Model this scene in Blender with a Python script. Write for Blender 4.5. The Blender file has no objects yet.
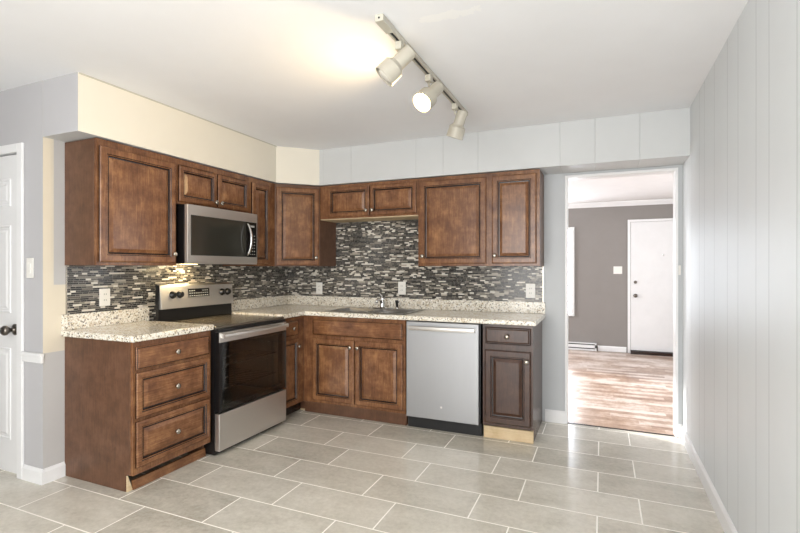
import bpy, bmesh, math, random
from mathutils import Vector, Matrix
random.seed(7)
S = bpy.context.scene
COL = S.collection

# ------------------------------------------------------------------ camera
cam = bpy.data.objects.new('camera', bpy.data.cameras.new('camera'))
COL.objects.link(cam)
cam.location = (3.154, -4.248, 1.326)
cam.rotation_euler = (math.pi / 2, 0, .405)
cam.data.sensor_width = 36
cam.data.lens = 471.965 / 800 * 36
cam.data.shift_y = 1.34 / 800
cam.data.clip_start = .05
S.camera = cam

# ------------------------------------------------------------------ world, lights, exposure
w = bpy.data.worlds.new('world'); S.world = w; w.use_nodes = True
bg = w.node_tree.nodes['Background']
bg.inputs[0].default_value = (.96, .975, 1.0, 1); bg.inputs[1].default_value = 2.6

def area(name, loc, target, sx, sy, power, color, spread=math.pi):
    l = bpy.data.lights.new(name, 'AREA'); l.shape = 'RECTANGLE'
    l.size = sx; l.size_y = sy; l.energy = power; l.color = color; l.spread = spread
    o = bpy.data.objects.new(name, l); COL.objects.link(o); o.location = loc
    o.rotation_euler = (Vector(target) - Vector(loc)).to_track_quat('-Z', 'Y').to_euler()
    return o
area('rear_area_light', (2.5, -5.6, 1.3), (2.0, 0, 1.5), 2.3, 2.0, 75, (1, .97, .93))  # unseen area light at the open rear, behind the camera
area('daylight_living_window', (-.4, 2.3, 1.4), (4, 2.0, .3), 2.2, 1.4, 75, (.93, .96, 1))
area('fill_living_side', (5.44, 1.8, 1.5), (0, 1.0, 0.9), 1.4, 1.4, 50, (.93, .96, 1))  # added fill; the living room's right wall has no window
sun = bpy.data.objects.new('sun', bpy.data.lights.new('sun', 'SUN')); COL.objects.link(sun)
sun.data.energy = 5.5; sun.data.angle = math.radians(2.5); sun.data.color = (1, .96, .92)
sun.rotation_euler = Vector((.90, -.30, -.36)).to_track_quat('-Z', 'Y').to_euler()
S.view_settings.view_transform = 'Standard'; S.view_settings.look = 'None'
S.view_settings.gamma = 1; S.view_settings.use_curve_mapping = False
S.view_settings.exposure = 0.32

# ------------------------------------------------------------------ node expressions
class X:
    def __init__(s, nt, sock): s.nt = nt; s.s = sock
    def op(s, o, *a):
        n = s.nt.nodes.new('ShaderNodeMath'); n.operation = o
        for i, v in enumerate((s,) + a):
            if isinstance(v, X): s.nt.links.new(v.s, n.inputs[i])
            else: n.inputs[i].default_value = v
        return X(s.nt, n.outputs[0])
    def __add__(s, o): return s.op('ADD', o)
    def __sub__(s, o): return s.op('SUBTRACT', o)
    def __mul__(s, o): return s.op('MULTIPLY', o)
    def __truediv__(s, o): return s.op('DIVIDE', o)
    def floor(s): return s.op('FLOOR')
    def mod(s, m): return s.op('FLOORED_MODULO', m)
    def gt(s, o): return s.op('GREATER_THAN', o)
    def lt(s, o): return s.op('LESS_THAN', o)
    def abs(s): return s.op('ABSOLUTE')
    def mn(s, o): return s.op('MINIMUM', o)
    def mx(s, o): return s.op('MAXIMUM', o)

def new_mat(name, rough=.5, metal=0, spec=.5):
    m = bpy.data.materials.new(name); m.use_nodes = True
    nt = m.node_tree; b = nt.nodes['Principled BSDF']
    b.inputs['Roughness'].default_value = rough; b.inputs['Metallic'].default_value = metal
    b.inputs['Specular IOR Level'].default_value = spec
    return m, nt, b
def lin(h):
    h = h.lstrip('#'); v = [int(h[i:i + 2], 16) / 255 for i in (0, 2, 4)]
    return tuple(c / 12.92 if c <= .04045 else ((c + .055) / 1.055) ** 2.4 for c in v) + (1,)
def coords(nt):
    t = nt.nodes.new('ShaderNodeTexCoord'); sp = nt.nodes.new('ShaderNodeSeparateXYZ')
    nt.links.new(t.outputs['Object'], sp.inputs[0])
    return t.outputs['Object'], X(nt, sp.outputs[0]), X(nt, sp.outputs[1]), X(nt, sp.outputs[2])
def comb(nt, *a):
    n = nt.nodes.new('ShaderNodeCombineXYZ')
    for i, v in enumerate(a):
        if isinstance(v, X): nt.links.new(v.s, n.inputs[i])
        else: n.inputs[i].default_value = v
    return n.outputs[0]
def scalev(nt, vec, sc):
    n = nt.nodes.new('ShaderNodeVectorMath'); n.operation = 'MULTIPLY'
    nt.links.new(vec, n.inputs[0]); n.inputs[1].default_value = sc
    return n.outputs[0]
def noise(nt, vec, scale, detail=4, rough=.6, dist=0):
    n = nt.nodes.new('ShaderNodeTexNoise'); nt.links.new(vec, n.inputs['Vector'])
    n.inputs['Scale'].default_value = scale; n.inputs['Detail'].default_value = detail
    n.inputs['Roughness'].default_value = rough; n.inputs['Distortion'].default_value = dist
    return X(nt, n.outputs[0])
def white(nt, vec):
    n = nt.nodes.new('ShaderNodeTexWhiteNoise'); n.noise_dimensions = '3D'
    nt.links.new(vec, n.inputs['Vector']); return X(nt, n.outputs['Value'])
def ramp(nt, fac, stops, interp='LINEAR'):
    n = nt.nodes.new('ShaderNodeValToRGB'); n.color_ramp.interpolation = interp
    nt.links.new(fac.s, n.inputs[0]); e = n.color_ramp.elements
    e[0].position = stops[0][0]; e[0].color = lin(stops[0][1])
    e[1].position = stops[-1][0]; e[1].color = lin(stops[-1][1])
    for p, c in stops[1:-1]: k = e.new(p); k.color = lin(c)
    return n.outputs[0]
def mix(nt, fac, a, b, mode='MIX'):
    n = nt.nodes.new('ShaderNodeMix'); n.data_type = 'RGBA'; n.blend_type = mode
    if isinstance(fac, X): nt.links.new(fac.s, n.inputs[0])
    else: n.inputs[0].default_value = fac
    for i, v in ((6, a), (7, b)):
        if isinstance(v, str): n.inputs[i].default_value = lin(v)
        else: nt.links.new(v, n.inputs[i])
    return n.outputs[2]
def bump(nt, b, h, strength=.3, dist=.002):
    n = nt.nodes.new('ShaderNodeBump'); n.inputs['Strength'].default_value = strength
    n.inputs['Distance'].default_value = dist
    nt.links.new(h.s, n.inputs['Height']); nt.links.new(n.outputs[0], b.inputs['Normal'])

def plain(name, col, rough=.5, metal=0, spec=.5, var=.04):
    m, nt, b = new_mat(name, rough, metal, spec)
    o, x, y, z = coords(nt)
    f = noise(nt, o, 6, 3)
    c = lin(col)
    dark = '#%02x%02x%02x' % tuple(max(0, int(int(col[i:i + 2], 16) * (1 - var))) for i in (1, 3, 5))
    nt.links.new(mix(nt, f, col, dark), b.inputs['Base Color'])
    return m
def wood(name, dark, mid, light, horiz=False, rough=.27):
    m, nt, b = new_mat(name, rough)
    o, x, y, z = coords(nt)
    v = scalev(nt, o, (7, 7, 150) if horiz else (120, 120, 8))
    f = noise(nt, v, 1, 5, .6, .6)
    g = noise(nt, o, 9, 4, .7)
    c = ramp(nt, f * .4 + g * .6, [(.28, dark), (.49, mid), (.70, light)])
    nt.links.new(c, b.inputs['Base Color'])
    bump(nt, b, f, .12, .0008)
    return m
def metal_brushed(name, col, rough, vert=False):
    m, nt, b = new_mat(name, rough, 1)
    o, x, y, z = coords(nt)
    f = noise(nt, scalev(nt, o, (3, 3, 300) if not vert else (200, 200, 3)), 1, 2)
    c = lin(col)
    b.inputs['Base Color'].default_value = c
    nt.links.new((f * .16 + (rough - .08)).s, b.inputs['Roughness'])
    return m
def panelled(name, col, axis, grooves, period, rough=.45, extra=None, gd=.92):
    """painted wall panelling with thin vertical grooves"""
    m, nt, b = new_mat(name, rough)
    o, x, y, z = coords(nt)
    t = (x if axis == 'x' else y).mod(period)
    d = None
    for g in grooves:
        k = (t - g).abs()
        d = k if d is None else d.mn(k)
    gr = d.lt(.0022)
    big = noise(nt, o, 2.2, 3)
    dk = '#%02x%02x%02x' % tuple(int(int(col[i:i + 2], 16) * .955) for i in (1, 3, 5))
    gk = '#%02x%02x%02x' % tuple(int(int(col[i:i + 2], 16) * gd) for i in (1, 3, 5))
    c = mix(nt, big, col, dk)
    if extra: c = extra(nt, x, y, z, c)
    c = mix(nt, gr, c, gk)
    nt.links.new(c, b.inputs['Base Color'])
    h = (d / .005).mn(1.0)
    bump(nt, b, h, .6, .003)
    return m

# ------------------------------------------------------------------ materials
M = {}
WD, WM, WL = '#4b3021', '#754e33', '#a0744d'
M['wood'] = wood('cherry_wood', WD, WM, WL)
M['wood_h'] = wood('cherry_wood_cross', WD, WM, WL, True)
M['glaze'] = wood('dark_glaze_and_gap_shadow', '#180c07', '#24130b', '#301b10')  # groove glaze, reused on door edges as painted gap shadow
M['side'] = wood('cabinet_side_wood', '#452d1f', '#5f412e', '#795641', rough=.4)
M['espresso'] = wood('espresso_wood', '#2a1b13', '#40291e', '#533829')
M['pale_wood'] = wood('unfinished_wood', '#b89f78', '#cdb692', '#dccaa8', True, .7)
M['nickel'] = plain('satin_nickel', '#b9b2a6', .25, 1)
M['steel'] = metal_brushed('stainless_steel', '#dcd9d5', .42)
M['steel_light'] = metal_brushed('stainless_dishwasher', '#aeafb1', .5, True)
M['sink_steel'] = metal_brushed('sink_steel', '#8d8b88', .28)
M['chrome'] = plain('chrome', '#e6e6e6', .12, 1)
M['black'] = plain('black_enamel', '#101011', .3)
M['black_glass'] = plain('black_glass', '#0a0a0a', .06, 0, 1.0, 0)
M['cooktop'] = plain('cooktop_glass_tan_reflection', '#5d574d', .22, 0, 1.0)  # black glass lightened to tan: backsplash reflection put into its colour
M['rubber'] = plain('black_plastic', '#161617', .5)
M['white_plastic'] = plain('white_plastic', '#eceae4', .35)
M['trim_white'] = plain('white_trim_paint', '#eeeeee', .4)
M['door_white'] = plain('white_door_paint', '#e9e9e9', .4)
M['lamp_cream'] = plain('cream_lamp_enamel', '#b9b4a6', .4)
M['track_cream'] = plain('cream_track_enamel', '#c6c2b4', .4)
M['bronze'] = plain('dark_nickel_knob', '#77716a', .28, 1)
M['ceiling'] = None

def mk_ceiling():
    m, nt, b = new_mat('ceiling_paint', .8)
    o, x, y, z = coords(nt)
    n = noise(nt, o, 3, 4)
    c = mix(nt, n, '#f1f2f4', '#eaebed')
    # lighter smeared patch of filler next to the track
    u = (x - 2.50) / .17; v = (y + 2.19) / .045
    q = (u * u + v * v) + noise(nt, o, 22, 3) * 3.0
    c = mix(nt, q.lt(2.1) * .6, c, '#f6f6f4')
    nt.links.new(c, b.inputs['Base Color'])
    bump(nt, b, noise(nt, o, 60, 3), .05, .002)
    return m
M['ceiling'] = mk_ceiling()

def mk_granite():
    m, nt, b = new_mat('speckled_granite', .16)
    o, x, y, z = coords(nt)
    f = noise(nt, o, 80, 5, .8)
    g = noise(nt, o, 14, 3)
    c = ramp(nt, f * .8 + g * .2, [(.30, '#4d473f'), (.37, '#988c79'), (.43, '#d3cbb9'), (.50, '#ebe6da'), (.63, '#f4f2ec')])
    v = nt.nodes.new('ShaderNodeTexVoronoi'); v.inputs['Scale'].default_value = 130
    nt.links.new(o, v.inputs['Vector'])
    w_ = white(nt, v.outputs['Position'])
    c = mix(nt, noise(nt, o, 24, 4, .7).gt(.60) * .45, c, '#b39a6c')
    c = mix(nt, w_.gt(.91) * .85, c, '#4f463b')
    c = mix(nt, w_.lt(.10) * .6, c, '#a88f63')
    nt.links.new(c, b.inputs['Base Color'])
    return m
M['granite'] = mk_granite()

def mk_mosaic(axis):
    m, nt, b = new_mat('glass_stick_mosaic_' + axis, .2)
    o, x, y, z = coords(nt)
    t = x if axis == 'x' else y
    H = .0128
    r = (z / H).floor()
    rnd = white(nt, comb(nt, r, 3.1, 0)); rnd2 = white(nt, comb(nt, r, 9.7, 4))
    wd = rnd * .035 + .055
    u = t / wd + rnd2 * 7
    k = u.floor()
    cell = white(nt, comb(nt, k, r, 1.5))
    split = white(nt, comb(nt, k, r, 8.5)).gt(.45)      # some sticks are cut in two
    fr = u - k
    half = fr.gt(.55) * split
    cell = white(nt, comb(nt, k + half * .37, r, 1.5))
    c = ramp(nt, cell, [(0, '#191a1c'), (.22, '#2b2a29'), (.42, '#403d39'), (.56, '#5a554d'), (.68, '#7c766c'),
                        (.79, '#a8a194'), (.88, '#d6d1c6')], 'CONSTANT')
    fz = z / H - r
    gz = fz.lt(.14)
    gx = ((fr).lt(.02)).mx(((fr - .55).abs().lt(.01)) * split)
    g = gz.mx(gx)
    c = mix(nt, g, c, '#a39e94')
    nt.links.new(c, b.inputs['Base Color'])
    nt.links.new((g * .5 + .18).s, b.inputs['Roughness'])
    bump(nt, b, g * -1.0, .5, .001)
    return m
M['mosaic_x'] = mk_mosaic('x'); M['mosaic_y'] = mk_mosaic('y')

def mk_tile():
    m, nt, b = new_mat('grey_floor_tile', .3)
    o, x, y, z = coords(nt)
    tx, ty, L, W = 1.448, -.629, .631, .294
    v = (y * -1 + ty) / W
    r = v.floor(); odd = r.mod(2.0)
    u = (x - tx + odd * .216) / L
    k = u.floor()
    fu, fv = u - k, v - r
    g = fu.lt(.0125).mx(fv.lt(.0265))
    cell = white(nt, comb(nt, k, r, 2.2))
    n1 = noise(nt, scalev(nt, o, (1, 1.6, 1)), 4, 7, .68, .15); n2 = noise(nt, o, 35, 5, .7)
    f = n1 * .48 + n2 * .38 + cell * .13
    c = ramp(nt, f, [(.22, '#989285'), (.48, '#c9c4b8'), (.76, '#eae6dc')])
    c = mix(nt, g, c, '#fbf8f0')
    nt.links.new(c, b.inputs['Base Color'])
    nt.links.new((n1 * .14 + g * .4 + .12).s, b.inputs['Roughness'])
    bump(nt, b, g * -1.0 + n2 * .15, .35, .002)
    return m
M['tile'] = mk_tile()

def mk_hardwood():
    m, nt, b = new_mat('blotchy_hardwood', .3)
    o, x, y, z = coords(nt)
    W = .083
    r = (y / W).floor(); off = white(nt, comb(nt, r, 1, 1))
    k = (x / .8 + off * 5).floor()
    cell = white(nt, comb(nt, k, r, 0))
    n = noise(nt, scalev(nt, o, (4, 30, 1)), 1, 4)
    big = noise(nt, scalev(nt, o, (1, .7, 1)), 3.0, 6, .72)  # broad pale and brown blotches across the planks
    c = ramp(nt, cell * .16 + n * .25 + big * .65, [(.36, '#7f6452'), (.5, '#a88f7d'), (.62, '#d0c2b8')])
    g = ((y / W) - r).lt(.03)
    c = mix(nt, g * .35, c, '#7b5f4d')
    nt.links.new(c, b.inputs['Base Color'])
    return m
M['hardwood'] = mk_hardwood()

def strip(nt, x, y, z, c):      # bare cream strip where trim came off; lamp light painted in as cream below
    k = (y.lt(-2.388) * z.gt(1.22)).mx(y.lt(-2.316) * z.gt(.80) * z.lt(1.22))
    return mix(nt, k, c, '#d9d0be')
M['wall_grey'] = panelled('pale_grey_wall_paint', '#bfc2c4', 'x', [9.0], 50.0)
M['wall_left'] = panelled('grey_left_wall_paint', '#c3c1bf', 'y', [.08], 50.0, extra=strip)
M['wall_door'] = panelled('cool_grey_wall_paint', '#bfbec0', 'x', [9.0], 50.0)
M['wall_right'] = panelled('white_grey_panelling', '#dde1e2', 'y', [.092, .370, .533, .811, 1.012], 1.22, gd=.78)
M['soffit_left'] = panelled('lamplit_soffit_panelling', '#ebe5d6', 'y', [.147, .274], 9.76)  # warm lamp light on the left soffit put into a creamier tone
M['soffit_back'] = panelled('grey_soffit_panelling', '#ced0d0', 'x', [.407, .662, .97], 1.22)
M['taupe'] = plain('taupe_wall_paint', '#8f8a86', .7)
M['living_white'] = plain('living_ceiling_paint', '#e9e6e4', .8)

def mk_emit(name, col, strength):
    m, nt, b = new_mat(name, .4)
    b.inputs['Base Color'].default_value = lin(col)
    b.inputs['Emission Color'].default_value = lin(col); b.inputs['Emission Strength'].default_value = strength
    return m
M['bulb_lit'] = mk_emit('lit_bulb_glass', '#ffdf9f', 30)
M['bulb_off'] = plain('unlit_bulb_glass', '#d9d6cc', .2)
M['window_glow'] = mk_emit('bright_window_pane', '#eef5ff', 9)
M['display'] = plain('black_display', '#08080a', .15)
M['mark'] = plain('pale_key_marks', '#b9b9b6', .5)

def mk_oven_glass():
    m, nt, b = new_mat('smoked_oven_glass', .04)
    b.inputs['Base Color'].default_value = (.62, .61, .58, 1)
    b.inputs['Transmission Weight'].default_value = 1.0
    b.inputs['IOR'].default_value = 1.5
    return m
M['oven_glass'] = mk_oven_glass()
M['oven_inside'] = plain('oven_enamel', '#5d5348', .35)
M['glass_reflect'] = plain('smoked_microwave_glass', '#33332e', .08, 0, .7)

# ------------------------------------------------------------------ mesh helpers
def link(name, bm, mat, parent=None, smooth=False, bevel=0, seg=2):
    me = bpy.data.meshes.new(name)
    bmesh.ops.recalc_face_normals(bm, faces=bm.faces[:])
    bm.to_mesh(me); bm.free()
    for mm in (mat if isinstance(mat, (list, tuple)) else [mat]): me.materials.append(M[mm])
    o = bpy.data.objects.new(name, me); COL.objects.link(o)
    if parent:
        o.parent = parent
        root = parent
        p = Matrix.Identity(4)
        q = parent
        while q: p = Matrix.Translation(q.location) @ p if q.type == 'EMPTY' else p; q = q.parent
        o.matrix_parent_inverse = p.inverted() if parent.type == 'EMPTY' else Matrix.Identity(4)
    if smooth:
        for f in me.polygons: f.use_smooth = True
    if bevel:
        b = o.modifiers.new('bevel', 'BEVEL'); b.width = bevel; b.segments = seg; b.limit_method = 'ANGLE'
        b.angle_limit = math.radians(40)
    return o
def tag(o, label=None, cat=None, group=None, kind=None):
    if label: o['label'] = label
    if cat: o['category'] = cat
    if group: o['group'] = group
    if kind: o['kind'] = kind
    return o
def thing(name, label, cat, loc, group=None):
    o = bpy.data.objects.new(name, None); COL.objects.link(o); o.location = loc
    o.empty_display_size = .1
    return tag(o, label, cat, group)
def bx(bm, a, b, mi=0):
    x0, y0, z0 = [min(p, q) for p, q in zip(a, b)]; x1, y1, z1 = [max(p, q) for p, q in zip(a, b)]
    v = [bm.verts.new(p) for p in ((x0, y0, z0), (x1, y0, z0), (x1, y1, z0), (x0, y1, z0), (x0, y0, z1), (x1, y0, z1), (x1, y1, z1), (x0, y1, z1))]
    for f in ((0, 3, 2, 1), (4, 5, 6, 7), (0, 1, 5, 4), (1, 2, 6, 5), (2, 3, 7, 6), (3, 0, 4, 7)):
        bm.faces.new([v[i] for i in f]).material_index = mi
    return bm
def box(a, b): return bx(bmesh.new(), a, b)
def boxes(l):
    bm = bmesh.new()
    for a, b in l: bx(bm, a, b)
    return bm
def prism(bm, pts, z0, z1):
    lo = [bm.verts.new((x, y, z0)) for x, y in pts]; hi = [bm.verts.new((x, y, z1)) for x, y in pts]
    n = len(pts); bm.faces.new(lo[::-1]); bm.faces.new(hi)
    for i in range(n): bm.faces.new((lo[i], lo[(i + 1) % n], hi[(i + 1) % n], hi[i]))
    return bm
def lathe(bm, base, axis, prof, n=24, mi=0):
    axis = Vector(axis).normalized(); base = Vector(base)
    u = axis.orthogonal().normalized(); v = axis.cross(u)
    rings = []
    for r, h in prof:
        c = base + axis * h
        if r < 1e-5: rings.append([bm.verts.new(c)])
        else: rings.append([bm.verts.new(c + (u * math.cos(2 * math.pi * i / n) + v * math.sin(2 * math.pi * i / n)) * r) for i in range(n)])
    for A, B in zip(rings, rings[1:]):
        for i in range(n):
            j = (i + 1) % n
            if len(A) == 1 and len(B) == 1: continue
            if len(A) == 1: f = bm.faces.new((A[0], B[i], B[j]))
            elif len(B) == 1: f = bm.faces.new((A[i], A[j], B[0]))
            else: f = bm.faces.new((A[i], A[j], B[j], B[i]))
            f.material_index = mi
    return bm
def tube(bm, pts, r, n=12):
    pts = [Vector(p) for p in pts]; rings = []
    ref = None
    for i, p in enumerate(pts):
        d = (pts[min(i + 1, len(pts) - 1)] - pts[max(i - 1, 0)]).normalized()
        u = d.orthogonal().normalized() if ref is None else (ref - d * ref.dot(d)).normalized()
        ref = u; v = d.cross(u)
        rings.append([bm.verts.new(p + (u * math.cos(2 * math.pi * k / n) + v * math.sin(2 * math.pi * k / n)) * r) for k in range(n)])
    for A, B in zip(rings, rings[1:]):
        for k in range(n): bm.faces.new((A[k], A[(k + 1) % n], B[(k + 1) % n], B[k]))
    bm.faces.new(rings[0][::-1]); bm.faces.new(rings[-1])
    return bm
def gridex(xs, ys, inside, z0, z1):
    """extruded union of grid cells (for slabs with cut-outs)"""
    bm = bmesh.new(); vt = {}
    def V(i, j, z):
        k = (i, j, z)
        if k not in vt: vt[k] = bm.verts.new((xs[i], ys[j], z))
        return vt[k]
    F = lambda i, j: 0 <= i < len(xs) - 1 and 0 <= j < len(ys) - 1 and inside((xs[i] + xs[i + 1]) / 2, (ys[j] + ys[j + 1]) / 2)
    for i in range(len(xs) - 1):
        for j in range(len(ys) - 1):
            if not F(i, j): continue
            bm.faces.new((V(i, j, z1), V(i + 1, j, z1), V(i + 1, j + 1, z1), V(i, j + 1, z1)))
            bm.faces.new((V(i, j, z0), V(i, j + 1, z0), V(i + 1, j + 1, z0), V(i + 1, j, z0)))
            if not F(i - 1, j): bm.faces.new((V(i, j, z0), V(i, j, z1), V(i, j + 1, z1), V(i, j + 1, z0)))
            if not F(i + 1, j): bm.faces.new((V(i + 1, j, z0), V(i + 1, j + 1, z0), V(i + 1, j + 1, z1), V(i + 1, j, z1)))
            if not F(i, j - 1): bm.faces.new((V(i, j, z0), V(i + 1, j, z0), V(i + 1, j, z1), V(i, j, z1)))
            if not F(i, j + 1): bm.faces.new((V(i, j + 1, z0), V(i, j + 1, z1), V(i + 1, j + 1, z1), V(i + 1, j + 1, z0)))
    return bm

class Face:
    """local frame on a cabinet front: origin, direction along the front, outward normal"""
    def __init__(s, o, along, out): s.o = Vector(o); s.a = Vector(along).normalized(); s.n = Vector(out).normalized()
    def p(s, u, z, d=0): q = s.o + s.a * u + s.n * d; return Vector((q.x, q.y, z))
FL = Face((.627, 0, 0), (0, 1, 0), (1, 0, 0))       # left base run, u = y
FB = Face((0, -.603, 0), (1, 0, 0), (0, -1, 0))     # back base run, u = x
UL = Face((.305, 0, 0), (0, 1, 0), (1, 0, 0))
UB = Face((0, -.305, 0), (1, 0, 0), (0, -1, 0))

def panel_mesh(fr, u0, u1, z0, z1, raised=True, th=.02, stile=.056, g=.0012):
    """cabinet door / drawer front; material 1 is dark glaze in the grooves and painted gap shadow round the edge"""
    if raised:
        s = stile
        prof = [(.005, g, 1), (.005, .005, 1), (0, .0055, 1), (0, th - .006, 1), (.006, th - .001, 0), (.009, th, 0), (s - .013, th, 0), (s - .009, th - .004, 1), (s - .004, th - .004, 0),
                (s, th - .012, 1), (s + .007, th - .013, 1), (s + .030, th - .003, 0), (s + .0335, th - .003, 0)]
    else:
        prof = [(.005, g, 1), (.005, .005, 1), (0, .0055, 1), (0, th - .010, 1), (.006, th - .005, 0), (.010, th - .005, 1), (.019, th, 0)]
    bm = bmesh.new(); rings = []
    for ins, d, mi in prof:
        rings.append([bm.verts.new(fr.p(u, z, d)) for u, z in ((u0 + ins, z0 + ins), (u1 - ins, z0 + ins), (u1 - ins, z1 - ins), (u0 + ins, z1 - ins))])
    bm.faces.new(rings[0][::-1])
    for i in range(len(rings) - 1):
        A, B = rings[i], rings[i + 1]
        mi = prof[i + 1][2]
        for k in range(4): bm.faces.new((A[k], A[(k + 1) % 4], B[(k + 1) % 4], B[k])).material_index = mi
    bm.faces.new(rings[-1])
    return bm
def knob(fr, u, z, parent, d=.02):
    bm = lathe(bmesh.new(), fr.p(u, z, d - .001), fr.n, [(0, 0), (.008, 0), (.006, .004), (.006, .012), (.015, .017), (.018, .022), (.0155, .027), (.007, .030), (0, .0305)], 18)
    return link('knob', bm, 'nickel', parent, True)
def door(fr, u0, u1, z0, z1, root, kn, wd='wood', name='door', raised=True, stile=.056):
    o = link(name, panel_mesh(fr, u0, u1, z0, z1, raised, stile=stile), [wd, 'glaze'], root)
    if kn: knob(fr, kn[0], kn[1], o)
    return o

# ================================================================== the room
ZC, ZS = 2.474, 2.13
XR = 3.73; FARY = 3.94
def struct(name, bm, mat, **k):
    return tag(link(name, bm, mat, **k), kind='structure')
struct('floor', box((-2.2, -5.3, -.10), (XR + .1, .02, 0)), 'tile')
struct('floor_living_room', box((-.6, .02, -.10), (5.6, FARY + .1, -.004)), 'hardwood')
struct('trim_1', box((2.882, .012, -.002), (3.678, .030, .005)), 'glaze')
struct('ceiling', box((-2.2, -5.3, ZC), (XR + .1, .12, ZC + .1)), 'ceiling')
# back wall with the doorway opening
DX0, DX1, DZ = 2.878, 3.682, 2.092
struct('wall_back', boxes([((-.1, 0, 0), (DX0, .12, ZC)), ((DX1, 0, 0), (XR, .12, ZC)), ((DX0, 0, DZ), (DX1, .12, ZC))]), 'wall_grey')
struct('wall_left', box((-.12, -2.45, 0), (0, 0, ZC)), 'wall_left')
struct('wall_left_rear_light_block', box((-2.3, -5.3, 0), (-2.2, -2.34, ZC)), 'wall_grey')  # unseen wall added to block light coming from the left
struct('wall_rear_light_block', box((-2.2, -5.3, 0), (1.1, -5.2, ZC)), 'wall_grey')  # unseen partial wall added to narrow the light from the rear
struct('wall_right', box((XR, -5.3, 0), (XR + .1, .12, ZC)), 'wall_right')
YD = -2.45
# wall with the white door, facing the camera
X0, X1 = -.975, -.240
struct('wall_front', boxes([((-2.2, YD, 0), (X0 - .01, YD + .11, ZC)), ((X1 + .01, YD, 0), (-.121, YD + .11, ZC)), ((X0 - .01, YD, 2.055), (X1 + .01, YD + .11, ZC)),
        ((-.121, YD - .001, 0), (-.0005, YD - .0001, ZC))]), 'wall_door')
# soffit: L shape with a diagonal corner, panelled faces
def soffit():
    bm = bmesh.new()
    pts = [(.0, YD), (.33, YD), (.33, -.62), (.62, -.33), (XR, -.33), (XR, 0), (0, 0)]
    prism(bm, pts, ZS, ZC - .0005)
    bm.faces.ensure_lookup_table()
    for f in bm.faces:
        n = f.normal if f.normal.length else None
        f.normal_update(); n = f.normal; c = f.calc_center_median()
        if abs(n.z) > .5: f.material_index = 1
        elif c.y < YD + .01: f.material_index = 2
        elif c.x < .34: f.material_index = 0
        elif c.x < .6: f.material_index = 0
        else: f.material_index = 1
    return bm
struct('trim_2', soffit(), ['soffit_left', 'soffit_back', 'wall_door'])
struct('trim_3', box((.3301, -2.445, ZC - .008), (.336, -.62, ZC - .0006)), 'track_cream')

# baseboards
def base_prof(bm, a, b, out, h=.092, t=.014):
    a, b, out = Vector(a), Vector(b), Vector(out)
    pr = [(0, 0), (t, 0), (t, h - .018), (t * .45, h - .004), (t * .3, h), (0, h)]
    A = [bm.verts.new(a + out * p + Vector((0, 0, q))) for p, q in pr]; B = [bm.verts.new(b + out * p + Vector((0, 0, q))) for p, q in pr]
    for i in range(len(pr)): j = (i + 1) % len(pr); bm.faces.new((A[i], A[j], B[j], B[i]))
    bm.faces.new(A[::-1]); bm.faces.new(B)
    return bm
struct('baseboard_right', base_prof(bmesh.new(), (XR, -5.2, 0), (XR, -.016, 0), (-1, 0, 0), .10), 'trim_white')
bm = base_prof(bmesh.new(), (2.70, 0, 0), (2.862, 0, 0), (0, -1, 0), .105)
base_prof(bm, (3.70, 0, 0), (XR, 0, 0), (0, -1, 0), .105)
struct('baseboard_back', bm, 'trim_white')
bm = base_prof(bmesh.new(), (0, YD - .0012, 0), (0, -2.326, 0), (1, 0, 0))
base_prof(bm, (-.183, YD - .001, 0), (.014, YD - .001, 0), (0, -1, 0))
struct('baseboard_left', bm, 'trim_white')
# chair rail stub between the door casing and the corner
bm = boxes([((-.183, YD - .018, .742), (.012, YD - .0012, .790)), ((-.183, YD - .026, .783), (.016, YD - .0012, .802))])
struct('trim_4', bm, 'trim_white', bevel=.003)

# doorway lining
struct('trim_5', boxes([((DX0 - .016, -.012, .001), (DX0 + .003, .125, DZ - .003)), ((DX0 - .016, -.012, DZ - .003), (DX1 + .016, .125, DZ + .016)),
                        ((DX1 - .003, -.012, .001), (DX1 + .016, .125, DZ - .003))]), 'trim_white', bevel=.002)
tag(link('latch_plate', box((3.700, -.010, 1.270), (3.716, -.0005, 1.345)), 'white_plastic', bevel=.002), 'small white plate on the grey wall strip right of the doorway', 'wall plate')

# left white panel door with casing
struct('trim_6', boxes([((X1 + .001, YD - .018, 0), (-.184, YD - .0012, 2.112)), ((X0 - .056, YD - .018, 0), (X0 - .001, YD - .0012, 2.112)),
                        ((X0 - .001, YD - .018, 2.058), (X1 + .001, YD - .0012, 2.112))]), 'trim_white', bevel=.004)
def panel_door():
    d = bmesh.new()
    bx(d, (X0, YD + .006, .012), (X1, YD + .04, 2.050))
    # raised panels standing in shallow grooves
    def pan(u0, u1, z0, z1):
        F = Face((0, YD + .006, 0), (1, 0, 0), (0, -1, 0))
        prof = [(0, .0), (.004, .005), (.012, .005), (.016, .001), (.03, .001), (.045, .007)]
        R = [[d.verts.new(F.p(u, z, dd)) for u, z in ((u0 + i, z0 + i), (u1 - i, z0 + i), (u1 - i, z1 - i), (u0 + i, z1 - i))] for i, dd in prof]
        for A, B in zip(R, R[1:]):
            for k in range(4): d.faces.new((A[k], A[(k + 1) % 4], B[(k + 1) % 4], B[k]))
        d.faces.new(R[-1])
    for u0, u1 in ((X0 + .10, X0 + .335), (X0 + .405, X1 - .10)):
        pan(u0, u1, .22, .81); pan(u0, u1, 1.035, 1.60); pan(u0, u1, 1.72, 1.90)
    return d
d1 = struct('door_1', panel_door(), 'door_white')
bm = lathe(bmesh.new(), (-.292, YD + .006, .932), (0, -1, 0), [(0, 0), (.036, 0), (.036, .006), (.025, .012), (.012, .016), (.012, .034), (.022, .040), (.031, .052), (.031, .066), (.021, .077), (0, .080)], 28)
k1 = link('door_knob', bm, 'bronze', d1, True); k1['label'] = 'dark nickel round knob'

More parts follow.
